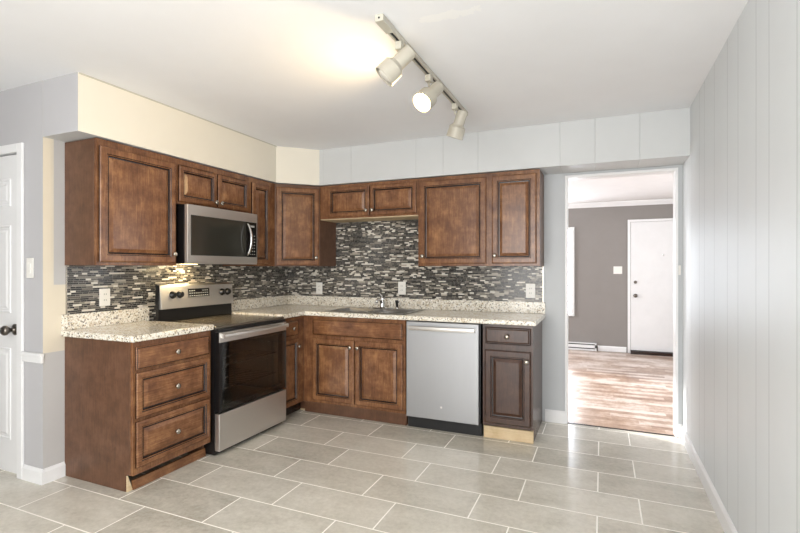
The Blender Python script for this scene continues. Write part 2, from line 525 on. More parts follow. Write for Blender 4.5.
# ================================================================== living room beyond
struct('wall_living_back', box((-.6, FARY, -.05), (5.6, FARY + .1, 2.4)), 'taupe')
struct('wall_living_right', box((5.5, .12, -.05), (5.6, FARY, 2.4)), 'taupe')
struct('wall_living_left', boxes([((-.6, .12, -.05), (-.5, 1.1, 2.4)), ((-.6, 3.5, -.05), (-.5, FARY, 2.4)), ((-.6, 1.1, -.05), (-.5, 3.5, .6)), ((-.6, 1.1, 2.1), (-.5, 3.5, 2.4))]), 'taupe')
struct('wall_living_front', boxes([((XR + .1, .0, -.05), (5.6, .12, 2.4)), ((-.6, 0, -.05), (-.1, .12, 2.4))]), 'taupe')
struct('ceiling_living_room', box((-.6, .12, 2.37), (5.6, FARY + .1, 2.45)), 'living_white')
bm = bmesh.new()
pr = [(0, 0), (0, -.075), (-.012, -.075), (-.02, -.06), (-.05, -.03), (-.06, -.012), (-.06, 0)]
A = [bm.verts.new((-.5, FARY + p, 2.369 + q)) for p, q in pr]; B = [bm.verts.new((5.5, FARY + p, 2.369 + q)) for p, q in pr]
for i in range(len(pr)): j = (i + 1) % len(pr); bm.faces.new((A[i], A[j], B[j], B[i]))
bm.faces.new(A); bm.faces.new(B[::-1])
struct('trim_7', bm, 'trim_white')
struct('baseboard_living_back', base_prof(bmesh.new(), (3.09, FARY, 0), (3.50, FARY, 0), (0, -1, 0), .085), 'trim_white')
d2 = struct('door_2', box((3.56, FARY - .035, .05), (4.47, FARY - .002, 2.035)), 'door_white', bevel=.003)
for zz, r in ((1.105, .024), (.895, .030)):
    bm = lathe(bmesh.new(), (3.625, FARY - .035, zz), (0, -1, 0), [(0, 0), (r, 0), (r, .008), (r * .6, .014), (r * .5, .03), (r * .85, .04), (r * .8, .055), (0, .06)] if zz < 1 else [(0, 0), (r, 0), (r, .01), (r * .8, .016), (0, .017)], 20)
    link('door_knob' if zz < 1 else 'deadbolt', bm, 'bronze', d2, True)
link('peephole', lathe(bmesh.new(), (4.003, FARY - .035, 1.52), (0, -1, 0), [(0, 0), (.011, 0), (.010, .004), (0, .004)], 14), 'chrome', d2, True)
struct('trim_8', boxes([((3.518, FARY - .028, 0), (3.555, FARY - .001, 2.075)), ((4.475, FARY - .028, 0), (4.515, FARY - .001, 2.075)), ((3.555, FARY - .028, 2.040), (4.475, FARY - .001, 2.075))]), 'trim_white')
struct('trim_9', box((3.556, FARY - .09, -.003), (4.474, FARY - .001, .045)), 'glaze')
w1 = struct('window_1', boxes([((2.02, FARY - .03, .54), (2.06, FARY - .001, 1.99)), ((2.69, FARY - .03, .54), (2.735, FARY - .001, 1.99)), ((2.06, FARY - .03, 1.95), (2.69, FARY - .001, 1.99)), ((2.06, FARY - .03, .54), (2.69, FARY - .001, .58))]), 'trim_white')
link('window_pane', box((2.06, FARY - .012, .58), (2.69, FARY - .004, 1.95)), 'window_glow', w1)
ht = thing('baseboard_heater', 'low white metal baseboard heater along the taupe wall in the next room', 'heater', (2.4, FARY - .05, 0))
link('heater_body', boxes([((1.6, FARY - .05, 0), (3.07, FARY - .002, .028)), ((1.6, FARY - .012, .028), (3.07, FARY - .002, .12)), ((1.6, FARY - .062, .045), (3.07, FARY - .056, .092)), ((1.6, FARY - .055, .108), (3.07, FARY - .010, .122)),
    ((3.045, FARY - .062, 0), (3.07, FARY - .002, .122))]), 'trim_white', ht)
link('heater_fins', box((1.6, FARY - .05, .029), (3.044, FARY - .0125, .10)), 'rubber', ht)

def plate(name, fr, u, z, wd, hh, label, cat, parts, group=None):
    t = thing(name, label, cat, fr.p(u, z - hh / 2, 0), group)
    def b3(u0, u1, z0, z1, d0, d1):
        a, b = fr.p(u0, z0, d0), fr.p(u1, z1, d1); return box(a, b)
    link('plate', b3(u - wd / 2, u + wd / 2, z - hh / 2, z + hh / 2, .0006, .006), 'white_plastic', t, bevel=.002)
    for k, (kind, du, dz, w_, h_) in enumerate(parts):
        if kind == 'receptacle':
            r = link('receptacle', b3(u + du - w_ / 2, u + du + w_ / 2, z + dz - h_ / 2, z + dz + h_ / 2, .0055, .0085), 'white_plastic', t, bevel=.002)
            bm = bmesh.new()
            for s in (-1, 1):
                a, b = fr.p(u + du + s * .007 - .0015, z + dz - .004, .0084), fr.p(u + du + s * .007 + .0015, z + dz + .006, .0088); bx(bm, a, b)
            link('socket_slots', bm, 'rubber', r)
        else:
            link('switch_toggle', b3(u + du - w_ / 2, u + du + w_ / 2, z + dz - h_ / 2, z + dz + h_ / 2, .0055, .010), 'white_plastic', t, bevel=.0015)
    return t
WB = Face((0, -.0085, 0), (1, 0, 0), (0, -1, 0)); WL_ = Face((.0085, 0, 0), (0, 1, 0), (1, 0, 0))
duo = [('receptacle', 0, .02, .03, .026), ('receptacle', 0, -.02, .03, .026)]
plate('wall_outlet', WL_, -2.067, 1.124, .076, .118, 'white double outlet on the mosaic tile left of the stove', 'outlet', duo, 'outlets on the mosaic backsplash')
plate('wall_outlet', WB, .412, 1.112, .076, .12, 'white double outlet on the mosaic tile under the corner cabinet', 'outlet', duo, 'outlets on the mosaic backsplash')
plate('wall_outlet', WB, 1.358, 1.128, .080, .125, 'white outlet on the mosaic tile directly right of the kitchen faucet', 'outlet', duo, 'outlets on the mosaic backsplash')
plate('wall_outlet', WB, 2.578, 1.125, .080, .125, 'white outlet at the right end of the tile, under the two-door wall cabinet', 'outlet', duo, 'outlets on the mosaic backsplash')
plate('light_switch', Face((0, YD - .001, 0), (1, 0, 0), (0, -1, 0)), -.122, 1.325, .068, .125, 'white light switch on the grey wall beside the white panel door', 'light switch', [('switch', 0, 0, .028, .06)])
plate('light_switch', Face((0, FARY, 0), (1, 0, 0), (0, -1, 0)), 3.378, 1.29, .125, .118, 'white double light switch on the taupe wall of the next room', 'light switch', [('switch', -.024, 0, .012, .026), ('switch', .024, 0, .012, .026)])

# ================================================================== cabinets
BZ0, BZ1 = .104, .891
# --- drawer cabinet, left end
def drawer_cab():
    y0, y1 = -2.324, -1.728
    t = thing('base_cabinet', 'brown wood three-drawer base cabinet at the left end, beside the stove', 'cabinet', (.3, (y0 + y1) / 2, 0))
    bm = bmesh.new()
    # end panel runs to the floor with a toe notch; the box stands behind it
    def prof(ya, yb):
        P = [(.003, .002), (.565, .002), (.565, BZ0), (.607, BZ0), (.607, BZ1), (.003, BZ1)]
        A = [bm.verts.new((x, ya, z)) for x, z in P]; B = [bm.verts.new((x, yb, z)) for x, z in P]
        bm.faces.new(A); bm.faces.new(B[::-1])
        for i in range(len(P)): j = (i + 1) % len(P); bm.faces.new((A[i], A[j], B[j], B[i]))
    prof(y0, y0 + .016); prof(y1 - .016, y1)
    bx(bm, (.003, y0 + .0165, BZ0), (.6065, y1 - .0165, BZ1 - .001))
    link('body', bm, 'side', t)
    link('face_frame', boxes([((.608, y0, BZ0), (.627, y0 + .03, BZ1)), ((.608, y1 - .03, BZ0), (.627, y1, BZ1)), ((.608, y0 + .03, BZ0), (.627, y1 - .03, BZ0 + .035)), ((.608, y0 + .03, BZ1 - .035), (.627, y1 - .03, BZ1)),
        ((.608, y0 + .03, .68), (.627, y1 - .03, .72)), ((.608, y0 + .03, .40), (.627, y1 - .03, .44))]), 'wood', t)
    for z0, z1, r in ((.722, .860, False), (.437, .706, True), (.147, .418, True)):
        door(FL, y0 + .012, y1 - .020, z0, z1, t, ((y0 + y1) / 2 - .01, (z0 + z1) / 2), 'wood_h', 'drawer', r, .045)
    # loose kick board leaning out at the floor
    bm = bmesh.new()
    P = [(.574, .002), (.588, .002), (.580, .056), (.566, .056)]
    A = [bm.verts.new((x, y0 + .035, z)) for x, z in P]; B = [bm.verts.new((x, y1 - .003, z)) for x, z in P]
    bm.faces.new(A); bm.faces.new(B[::-1])
    for i in range(4): j = (i + 1) % 4; bm.faces.new((A[i], A[j], B[j], B[i]))
    link('toe_kick', bm, 'wood_h', t)
    return t
drawer_cab()
bm = bmesh.new()
P = [(-2.322, .001), (-2.286, .001), (-2.318, .096), (-2.322, .096)]
A = [bm.verts.new((.569, y, z)) for y, z in P]; B = [bm.verts.new((.577, y, z)) for y, z in P]
bm.faces.new(A); bm.faces.new(B[::-1])
for i in range(4): j = (i + 1) % 4; bm.faces.new((A[i], A[j], B[j], B[i]))
tag(link('wood_shim', bm, 'pale_wood'), 'thin pale wood wedge standing at the foot of the three-drawer cabinet', 'wood shim')

# --- corner cabinet on the left run, right of the stove
y0, y1 = -.948, -.604
t = thing('base_cabinet', 'narrow brown base cabinet with one drawer and door in the corner right of the stove', 'cabinet', (.3, (y0 + y1) / 2, 0))
link('body', boxes([((.003, y0, BZ0), (.608, -.004, BZ1)), ((.003, y0, .002), (.54, -.004, BZ0))]), 'side', t)
link('face_frame', boxes([((.6085, y0, BZ0), (.627, y0 + .028, BZ1)), ((.6085, -.69, BZ0), (.627, -.604, BZ1)), ((.6085, y0 + .028, BZ0), (.627, -.69, BZ0 + .02)), ((.6085, y0 + .028, .69), (.627, -.69, .722)), ((.6085, y0 + .028, .862), (.627, -.69, BZ1))]), 'wood', t)
door(FL, y0 + .012, -.697, .722, .862, t, (-.80, .79), 'wood_h', 'drawer', False)
door(FL, y0 + .012, -.697, .118, .695, t, (-.722, .625), 'wood', 'door', True, .045)
link('toe_kick', box((.5405, y0, .002), (.553, -.548, BZ0 - .002)), 'glaze', t)

# --- sink base
x0, x1 = .628, 1.642
t = thing('sink_base_cabinet', 'brown two-door base cabinet with a false front under the sink', 'cabinet', ((x0 + x1) / 2, -.3, 0))
link('body', boxes([((x0, -.584, BZ0), (x1, -.004, .70)), ((x0, -.584, .002), (x1, -.53, BZ0)), ((x0, -.584, .70), (x0 + .02, -.004, BZ1)), ((x1 - .016, -.584, .70), (x1, -.004, BZ1)), ((x0 + .02, -.584, .70), (x1 - .016, -.57, BZ1))]), 'side', t)
link('face_frame', boxes([((x0, -.603, BZ0), (.74, -.5845, BZ1)), ((x1 - .035, -.603, BZ0), (x1, -.5845, BZ1)), ((.74, -.603, BZ0), (x1 - .035, -.5845, BZ0 + .03)), ((.74, -.603, .675), (x1 - .035, -.5845, .72)), ((.74, -.603, .855), (x1 - .035, -.5845, BZ1)), ((1.15, -.603, BZ0 + .03), (1.19, -.5845, .675))]), 'wood', t)
link('false_front', panel_mesh(FB, .730, 1.622, .716, .862, False), ['wood_h', 'glaze'], t)
door(FB, .730, 1.160, .130, .690, t, (1.128, .628))
door(FB, 1.170, 1.622, .130, .690, t, (1.202, .628))
link('toe_kick', box((.556, -.544, .002), (x1, -.531, BZ0 - .002)), 'side', t)
link('floor_strip', box((.556, -.556, .0005), (x1, -.5445, .012)), 'pale_wood', t)['label'] = 'pale strip along the floor'

# --- last base cabinet
x0, x1 = 2.296, 2.676
t = thing('base_cabinet', 'dark narrow base cabinet with one drawer and door at the right end, beside the dishwasher', 'cabinet', ((x0 + x1) / 2, -.3, 0))
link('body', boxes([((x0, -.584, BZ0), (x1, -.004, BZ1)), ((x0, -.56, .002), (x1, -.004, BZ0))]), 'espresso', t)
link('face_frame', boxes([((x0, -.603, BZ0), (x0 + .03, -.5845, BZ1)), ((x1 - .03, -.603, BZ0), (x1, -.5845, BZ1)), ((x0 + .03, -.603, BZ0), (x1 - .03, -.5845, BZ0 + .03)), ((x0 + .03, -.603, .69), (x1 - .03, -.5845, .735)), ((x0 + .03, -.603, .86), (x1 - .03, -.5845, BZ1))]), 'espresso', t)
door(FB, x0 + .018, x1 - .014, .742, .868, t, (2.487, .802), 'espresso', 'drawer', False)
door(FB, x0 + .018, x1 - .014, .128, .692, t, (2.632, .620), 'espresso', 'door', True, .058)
k = link('toe_kick', box((x0 + .004, -.590, .002), (x1, -.5605, BZ0 - .012)), 'pale_wood', t); k['label'] = 'unfinished pale wood kick board'

# --- uppers
UZ0, UZ1 = 1.342, 2.124
def upper_body(t, a, b, frames, kind='side'):
    link('body', box(a, b), kind, t)
    if frames: link('face_frame', boxes(frames), 'wood', t)
y0, y1 = -2.324, -1.735
t = thing('wall_cabinet', 'large brown single-door wall cabinet at the left end, beside the microwave', 'cabinet', (.15, (y0 + y1) / 2, UZ0))
upper_body(t, (.003, y0, UZ0), (.286, y1, UZ1), [((.2865, y0, UZ0), (.305, y0 + .03, UZ1)), ((.2865, y1 - .02, UZ0), (.305, y1, UZ1)), ((.2865, y0 + .03, UZ0), (.305, y1 - .02, UZ0 + .03)), ((.2865, y0 + .03, UZ1 - .04), (.305, y1 - .02, UZ1))])
door(UL, y0 + .012, y1 - .014, 1.362, 2.080, t, (y1 - .040, 1.425))
y0, y1 = -1.734, -.970
t = thing('wall_cabinet', 'short brown two-door wall cabinet above the microwave', 'cabinet', (.15, (y0 + y1) / 2, 1.795))
upper_body(t, (.003, y0, 1.795), (.286, y1, UZ1), [((.2865, y0, 1.795), (.305, y0 + .02, UZ1)), ((.2865, y1 - .03, 1.795), (.305, y1, UZ1)), ((.2865, y0 + .02, 1.795), (.305, y1 - .03, 1.82)), ((.2865, y0 + .02, UZ1 - .04), (.305, y1 - .03, UZ1)), ((.2865, -1.37, 1.82), (.305, -1.33, UZ1 - .04))])
door(UL, y0 + .014, -1.357, 1.812, 2.076, t, (-1.378, 1.845), stile=.045)
door(UL, -1.341, y1 - .014, 1.812, 2.076, t, (-1.320, 1.845), stile=.045)
y0, y1 = -.969, -.612
t = thing('wall_cabinet', 'narrow brown single-door wall cabinet between the microwave and the corner cabinet', 'cabinet', (.15, (y0 + y1) / 2, UZ0))
upper_body(t, (.003, y0, UZ0), (.286, y1, UZ1), [((.2865, y0, UZ0), (.305, y0 + .03, UZ1)), ((.2865, -.70, UZ0), (.305, y1, UZ1)), ((.2865, y0 + .03, UZ0), (.305, -.70, UZ0 + .03)), ((.2865, y0 + .03, UZ1 - .04), (.305, -.70, UZ1))])
door(UL, y0 + .030, -.700, 1.362, 2.080, t, None, stile=.05)
# diagonal corner
t = thing('corner_wall_cabinet', 'brown diagonal corner wall cabinet with a single door', 'cabinet', (.2, -.2, UZ0))
bm = prism(bmesh.new(), [(.003, -.003), (.003, -.611), (.305, -.611), (.611, -.305), (.611, -.003)], UZ0, UZ1)
link('body', bm, 'side', t)
s2 = math.sqrt(.5); UD = Face((.305 + .001 * s2, -.611 - .001 * s2, 0), (s2, s2, 0), (s2, -s2, 0)); Ld = .306 / s2
door(UD, .014, Ld - .012, 1.350, 2.094, t, (Ld - .045, 1.425))
# over the sink
x0, x1 = .612, 1.640
t = thing('wall_cabinet', 'short brown two-door wall cabinet over the sink', 'cabinet', ((x0 + x1) / 2, -.15, 1.80))
upper_body(t, (x0, -.286, 1.80), (x1, -.003, UZ1), [((x0, -.305, 1.80), (.72, -.2865, UZ1)), ((x1 - .02, -.305, 1.80), (x1, -.2865, UZ1)), ((.72, -.305, 1.80), (x1 - .02, -.2865, 1.83)), ((.72, -.305, UZ1 - .03), (x1 - .02, -.2865, UZ1)), ((1.14, -.305, 1.83), (1.18, -.2865, UZ1 - .03))])
k = link('underside', box((x0 + .004, -.30, 1.792), (x1 - .004, -.01, 1.7995)), 'pale_wood', t); k['label'] = 'pale unfinished underside'
door(UB, .708, 1.156, 1.815, 2.094, t, (1.130, 1.862), stile=.045)
door(UB, 1.166, 1.628, 1.815, 2.094, t, (1.192, 1.862), stile=.045)
# right pair
x0, x1 = 1.642, 2.690
t = thing('wall_cabinet', 'large brown two-door wall cabinet at the right end, above the dishwasher', 'cabinet', ((x0 + x1) / 2, -.15, UZ0))
upper_body(t, (x0, -.286, UZ0), (x1, -.003, UZ1), [((x0, -.305, UZ0), (x0 + .03, -.2865, UZ1)), ((x1 - .03, -.305, UZ0), (x1, -.2865, UZ1)), ((x0 + .03, -.305, UZ0), (x1 - .03, -.2865, UZ0 + .03)), ((x0 + .03, -.305, UZ1 - .04), (x1 - .03, -.2865, UZ1)), ((2.235, -.305, UZ0 + .03), (2.325, -.2865, UZ1 - .04))])
door(UB, x0 + .018, 2.256, 1.362, 2.092, t, (1.690, 1.428))
door(UB, 2.306, x1 - .024, 1.362, 2.092, t, (2.330, 1.428))

# ================================================================== worktop, sink, faucet
GZ0, GZ1 = .892, .930
SX0, SX1, SY0, SY1 = .86, 1.60, -.545, -.125
def worktop_left():
    t = thing('countertop', 'speckled cream granite countertop on the three-drawer cabinet left of the stove', 'countertop', (.3, -2.03, GZ0))
    link('slab', gridex([.002, .660], [-2.352, -1.727], lambda x, y: True, GZ0, GZ1), 'granite', t, bevel=.008, seg=3)
    link('upstand', box((.002, -2.345, GZ1 + .0005), (.022, -1.727, 1.028)), 'granite', t, bevel=.002)
worktop_left()
t = thing('countertop', 'speckled cream granite corner countertop running from the stove under the sink to the right end', 'countertop', (1.4, -.3, GZ0))
xs = [.002, .660, SX0, SX1, 2.702]; ys = [-.950, -.636, SY0, SY1, -.002]
def ins(x, y):
    if x > .66 and y < -.636: return False
    if SX0 < x < SX1 and SY0 < y < SY1: return False
    return True
link('slab', gridex(xs, ys, ins, GZ0, GZ1), 'granite', t, bevel=.008, seg=3)
link('upstand', boxes([((.002, -.950, GZ1 + .0005), (.022, -.002, 1.028)), ((.0225, -.022, GZ1 + .0005), (2.702, -.002, 1.028))]), 'granite', t, bevel=.002)
# granite behind the stove
# mosaic
mb = thing('mosaic_backsplash', 'dark and pale stick mosaic backsplash on the left wall behind the stove', 'backsplash', (0, -1.2, 1.029))
link('tile_sheet', boxes([((.0005, -2.312, 1.0285), (.008, -1.726, UZ0 - .001)), ((.0005, -1.726, .90), (.008, -.951, 1.355)), ((.0005, -.951, 1.0285), (.008, -.0005, UZ0 - .001))]), 'mosaic_y', mb)
link('edge_strip', box((.0005, -2.318, 1.0285), (.010, -2.3125, UZ0 - .001)), 'nickel', mb)
mb = thing('mosaic_backsplash', 'dark and pale stick mosaic backsplash on the back wall behind the sink', 'backsplash', (1.3, 0, 1.029))
link('tile_sheet', boxes([((.0082, -.008, 1.0285), (2.680, -.0005, UZ0 - .001)), ((.613, -.008, UZ0 - .001), (1.640, -.0005, 1.791))]), 'mosaic_x', mb)
link('edge_strip', box((2.6805, -.010, 1.0285), (2.686, -.0005, UZ0 - .001)), 'nickel', mb)

# sink: drop-in double bowl
t = thing('kitchen_sink', 'stainless steel double-bowl sink set in the granite countertop', 'sink', ((SX0 + SX1) / 2, (SY0 + SY1) / 2, .76))
rim = gridex([SX0 - .022, SX0 + .012, 1.215, 1.245, SX1 - .012, SX1 + .022], [SY0 - .022, SY0 + .012, SY1 - .065, SY1 + .022],
             lambda x, y: not ((SX0 + .012 < x < 1.215 or 1.245 < x < SX1 - .012) and SY0 + .012 < y < SY1 - .065), GZ1 + .0008, GZ1 + .007)
link('rim', rim, 'sink_steel', t, bevel=.002)
for a, b in ((SX0 + .0125, 1.2145), (1.2455, SX1 - .0125)):
    bm = bmesh.new(); ya, yb = SY0 + .0125, SY1 - .0655
    R = []
    for i, z in ((0, GZ1 + .005), (.004, GZ1 - .02), (.018, .775), (.045, .755)):
        R.append([bm.verts.new(p) for p in ((a + i, ya + i, z), (b - i, ya + i, z), (b - i, yb - i, z), (a + i, yb - i, z))])
    for A, B in zip(R, R[1:]):
        for k in range(4): bm.faces.new((A[k], A[(k + 1) % 4], B[(k + 1) % 4], B[k]))
    bm.faces.new(R[-1])
    o = link('bowl', bm, 'sink_steel', t)
    o.modifiers.new('thick', 'SOLIDIFY').thickness = .0012
    link('drain', lathe(bmesh.new(), ((a + b) / 2, (ya + yb) / 2, .756), (0, 0, 1), [(0, 0), (.042, 0), (.042, .003), (.03, .003), (.026, .001), (0, .001)], 24), 'chrome', o, True)
# faucet
fx, fy = 1.215, -.155; fz = GZ1 + .0075
t = thing('kitchen_faucet', 'small chrome single-lever faucet standing behind the sink bowls', 'faucet', (fx, fy, fz))
bm = bmesh.new()
prism(bm, [(fx + .11 * math.cos(a) * (1), fy + .026 * math.sin(a)) for a in [i * math.pi / 12 for i in range(24)]], fz, fz + .008)
link('deck_plate', bm, 'chrome', t, bevel=.002)
link('body', lathe(bmesh.new(), (fx, fy, fz + .0085), (0, 0, 1), [(0, 0), (.027, 0), (.024, .01), (.022, .07), (.024, .085), (.020, .10), (0, .104)], 24), 'chrome', t, True)
link('spout', tube(bmesh.new(), [(fx, fy - .018, fz + .055), (fx + .01, fy - .07, fz + .085), (fx + .02, fy - .13, fz + .098), (fx + .028, fy - .175, fz + .088), (fx + .03, fy - .185, fz + .065)], .011), 'chrome', t, True)
link('lever', tube(bmesh.new(), [(fx, fy, fz + .108), (fx - .012, fy + .004, fz + .125), (fx - .035, fy + .01, fz + .142), (fx - .055, fy + .012, fz + .148)], .007), 'chrome', t, True)
t = thing('side_sprayer', 'small chrome and black sprayer head on the sink rim right of the faucet', 'sprayer', (fx + .155, fy, fz))
link('holder', lathe(bmesh.new(), (fx + .155, fy, fz), (0, 0, 1), [(0, 0), (.02, 0), (.02, .006), (.014, .02), (0, .021)], 20), 'chrome', t, True)
link('sprayer_head', lathe(bmesh.new(), (fx + .155, fy, fz + .0215), (0, -.15, 1), [(0, 0), (.011, 0), (.012, .03), (.017, .05), (.015, .06), (0, .062)], 20), 'rubber', t, True)

# ================================================================== stove
def stove():
    y0, y1 = -1.722, -.956
    t = thing('stove', 'stainless steel and black freestanding electric stove with oven', 'stove', (.35, (y0 + y1) / 2, 0))
    # body as an open box (oven cavity visible through the glass)
    bm = boxes([((.02, y0, .012), (.655, y0 + .055, .895)), ((.02, y1 - .055, .012), (.655, y1, .895)), ((.02, y0 + .055, .012), (.655, y1 - .055, .30)),
                ((.02, y0 + .055, .30), (.12, y1 - .055, .895)), ((.12, y0 + .055, .80), (.655, y1 - .055, .895))])
    link('body', bm, 'black', t)
    link('oven_liner', boxes([((.1205, y0 + .056, .3005), (.650, y0 + .060, .799)), ((.1205, y1 - .060, .3005), (.650, y1 - .056, .799)), ((.1205, y0 + .061, .3005), (.125, y1 - .061, .799)), ((.1255, y0 + .061, .3005), (.65, y1 - .061, .306))]), 'oven_inside', t)
    for zz in (.45, .62):
        bm = bmesh.new()
        for i in range(13):
            yy = y0 + .075 + i * (y1 - y0 - .15) / 12
            tube(bm, [(.14, yy, zz), (.635, yy, zz)], .0022, 6)
        for xx in (.14, .39, .635): tube(bm, [(xx, y0 + .064, zz), (xx, y1 - .064, zz)], .0035, 6)
        link('oven_rack', bm, 'nickel', t)
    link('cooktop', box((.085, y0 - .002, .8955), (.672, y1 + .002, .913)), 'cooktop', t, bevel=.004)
    for cx, cy, r in ((.50, y0 + .20, .115), (.50, y1 - .19, .09), (.25, y0 + .19, .08), (.25, y1 - .20, .115)):
        link('burner_ring', lathe(bmesh.new(), (cx, cy, .9132), (0, 0, 1), [(r, 0), (r, .0003), (r - .003, .0003), (r - .003, 0)], 40), 'oven_inside', t)
    # backguard
    bm = bmesh.new()
    P = [(.012, .914), (.085, .914), (.085, 1.005), (.012, 1.005)]
    bx(bm, (.075, y0 + .004, .9135), (.105, y1 - .004, 1.012)); link('backguard_base', bm, 'black', t, bevel=.002)
    bm = bmesh.new(); P = [(.077, 1.0125), (.128, 1.0125), (.110, 1.185), (.092, 1.198), (.077, 1.198)]
    A = [bm.verts.new((x, y0 + .012, z)) for x, z in P]; B = [bm.verts.new((x, y1 - .004, z)) for x, z in P]
    bm.faces.new(A); bm.faces.new(B[::-1])
    for i in range(5): j = (i + 1) % 5; bm.faces.new((A[i], A[j], B[j], B[i]))
    cp = link('control_panel', bm, 'steel', t, bevel=.003)
    link('end_cap', box((.075, y0 + .002, 1.0125), (.108, y0 + .0115, 1.196)), 'black', t)
    nrm = Vector((.186, 0, .018)).normalized()
    def onp(y, z): return Vector((.128 - (z - 1.0125) * .018 / .1855, y, z))
    for yy in (y0 + .120, y0 + .187, y1 - .135, y1 - .070):
        k = link('knob', lathe(bmesh.new(), onp(yy, 1.118) + nrm * .0006, nrm, [(0, 0), (.030, 0), (.029, .005), (.025, .007), (.022, .024), (.018, .027), (0, .027)], 24), 'black', cp, True)
        p = onp(yy, 1.118) + nrm * .026
        b = bmesh.new(); bx(b, p + Vector((0, -.004, -.017)), p + Vector((.008, .004, .017))); link('pointer_ridge', b, 'rubber', k)
    yc = (y0 + y1) / 2 - .01
    def slab(ya, yb, za, zb, th, mat, name, parent, off=.0):
        bm = bmesh.new()
        q = [onp(ya, za), onp(yb, za), onp(yb, zb), onp(ya, zb)]
        lo = [bm.verts.new(v + nrm * (off + .0006)) for v in q]; hi = [bm.verts.new(v + nrm * (off + th)) for v in q]
        bm.faces.new(lo[::-1]); bm.faces.new(hi)
        for i in range(4): j = (i + 1) % 4; bm.faces.new((lo[i], lo[j], hi[j], hi[i]))
        return link(name, bm, mat, parent)
    ds = slab(yc - .105, yc + .115, 1.092, 1.158, .003, 'display', 'display', cp)
    bm = bmesh.new()
    for r_ in range(3):
        for c_ in range(9):
            if 3 <= c_ <= 5 and r_ == 2: continue
            ya = yc - .095 + c_ * .0225; za = 1.099 + r_ * .020
            a = onp(ya, za) + nrm * .0031; b_ = onp(ya + .013, za + .006) + nrm * .0036
            bx(bm, a, b_)
    tmp = bpy.data.meshes.new('t'); bm.to_mesh(tmp); bm.free()
    b2 = bmesh.new(); b2.from_mesh(ds.data); n0 = len(b2.faces); b2.from_mesh(tmp); b2.faces.ensure_lookup_table()
    for f in b2.faces[n0:]: f.material_index = 1
    b2.to_mesh(ds.data); b2.free(); ds.data.materials.append(M['mark']); bpy.data.meshes.remove(tmp)
    # oven door
    z0, z1 = .312, .872
    link('door_frame', boxes([((.6555, y0 + .006, z0), (.690, y0 + .05, z1)), ((.6555, y1 - .05, z0), (.690, y1 - .006, z1)), ((.6555, y0 + .05, z0), (.690, y1 - .05, z0 + .045)), ((.6555, y0 + .05, z1 - .09), (.690, y1 - .05, z1))]), 'black', t)
    g = link('oven_window', box((.6905, y0 + .030, z0 + .004), (.696, y1 - .014, .800)), 'oven_glass', t)
    for a, b in (((.6905, y0 + .006, z0), (.698, y0 + .0295, .8005)), ((.6905, y1 - .0135, z0), (.698, y1 - .006, .8005))): link('door_edge', box(a, b), 'black', t)
    hd = link('door_band', box((.6905, y0 + .006, .801), (.700, y1 - .006, z1)), 'steel', t, bevel=.002)
    bm = bmesh.new()
    n = 16; prof = []
    for i in range(n + 1):
        s = i / n; yy = y0 + .02 + s * (y1 - y0 - .04)
        xx = .722 + .020 * math.sin(math.pi * s)
        prof.append((xx, yy))
    secs = []
    for xx, yy in prof:
        secs.append([bm.verts.new((xx + a, yy, .846 + b)) for a, b in ((0, -.018), (.012, -.015), (.014, .0), (.010, .014), (0, .016))])
    for A, B in zip(secs, secs[1:]):
        for k in range(5): bm.faces.new((A[k], A[(k + 1) % 5], B[(k + 1) % 5], B[k]))
    bm.faces.new(secs[0]); bm.faces.new(secs[-1][::-1])
    for yy in (y0 + .022, y1 - .040): bx(bm, (.7005, yy, .832), (.728, yy + .018, .860))
    link('handle', bm, 'steel', hd)
    bm = box((.6975, y0 + .050, .770), (.7, y0 + .0725, .7925))
    # storage drawer, vent lip
    link('storage_drawer', box((.6555, y0 + .004, .040), (.698, y1 - .004, .300)), 'steel', t, bevel=.004)
    link('vent_lip', box((.6555, y0 + .004, .876), (.690, y1 - .004, .894)), 'rubber', t)
    bm.free()
    for yy in (y0 + .06, y1 - .06):
        for xx in (.10, .60): link('foot', lathe(bmesh.new(), (xx, yy, .001), (0, 0, 1), [(0, 0), (.018, 0), (.018, .011), (0, .011)], 12), 'rubber', t)
stove()

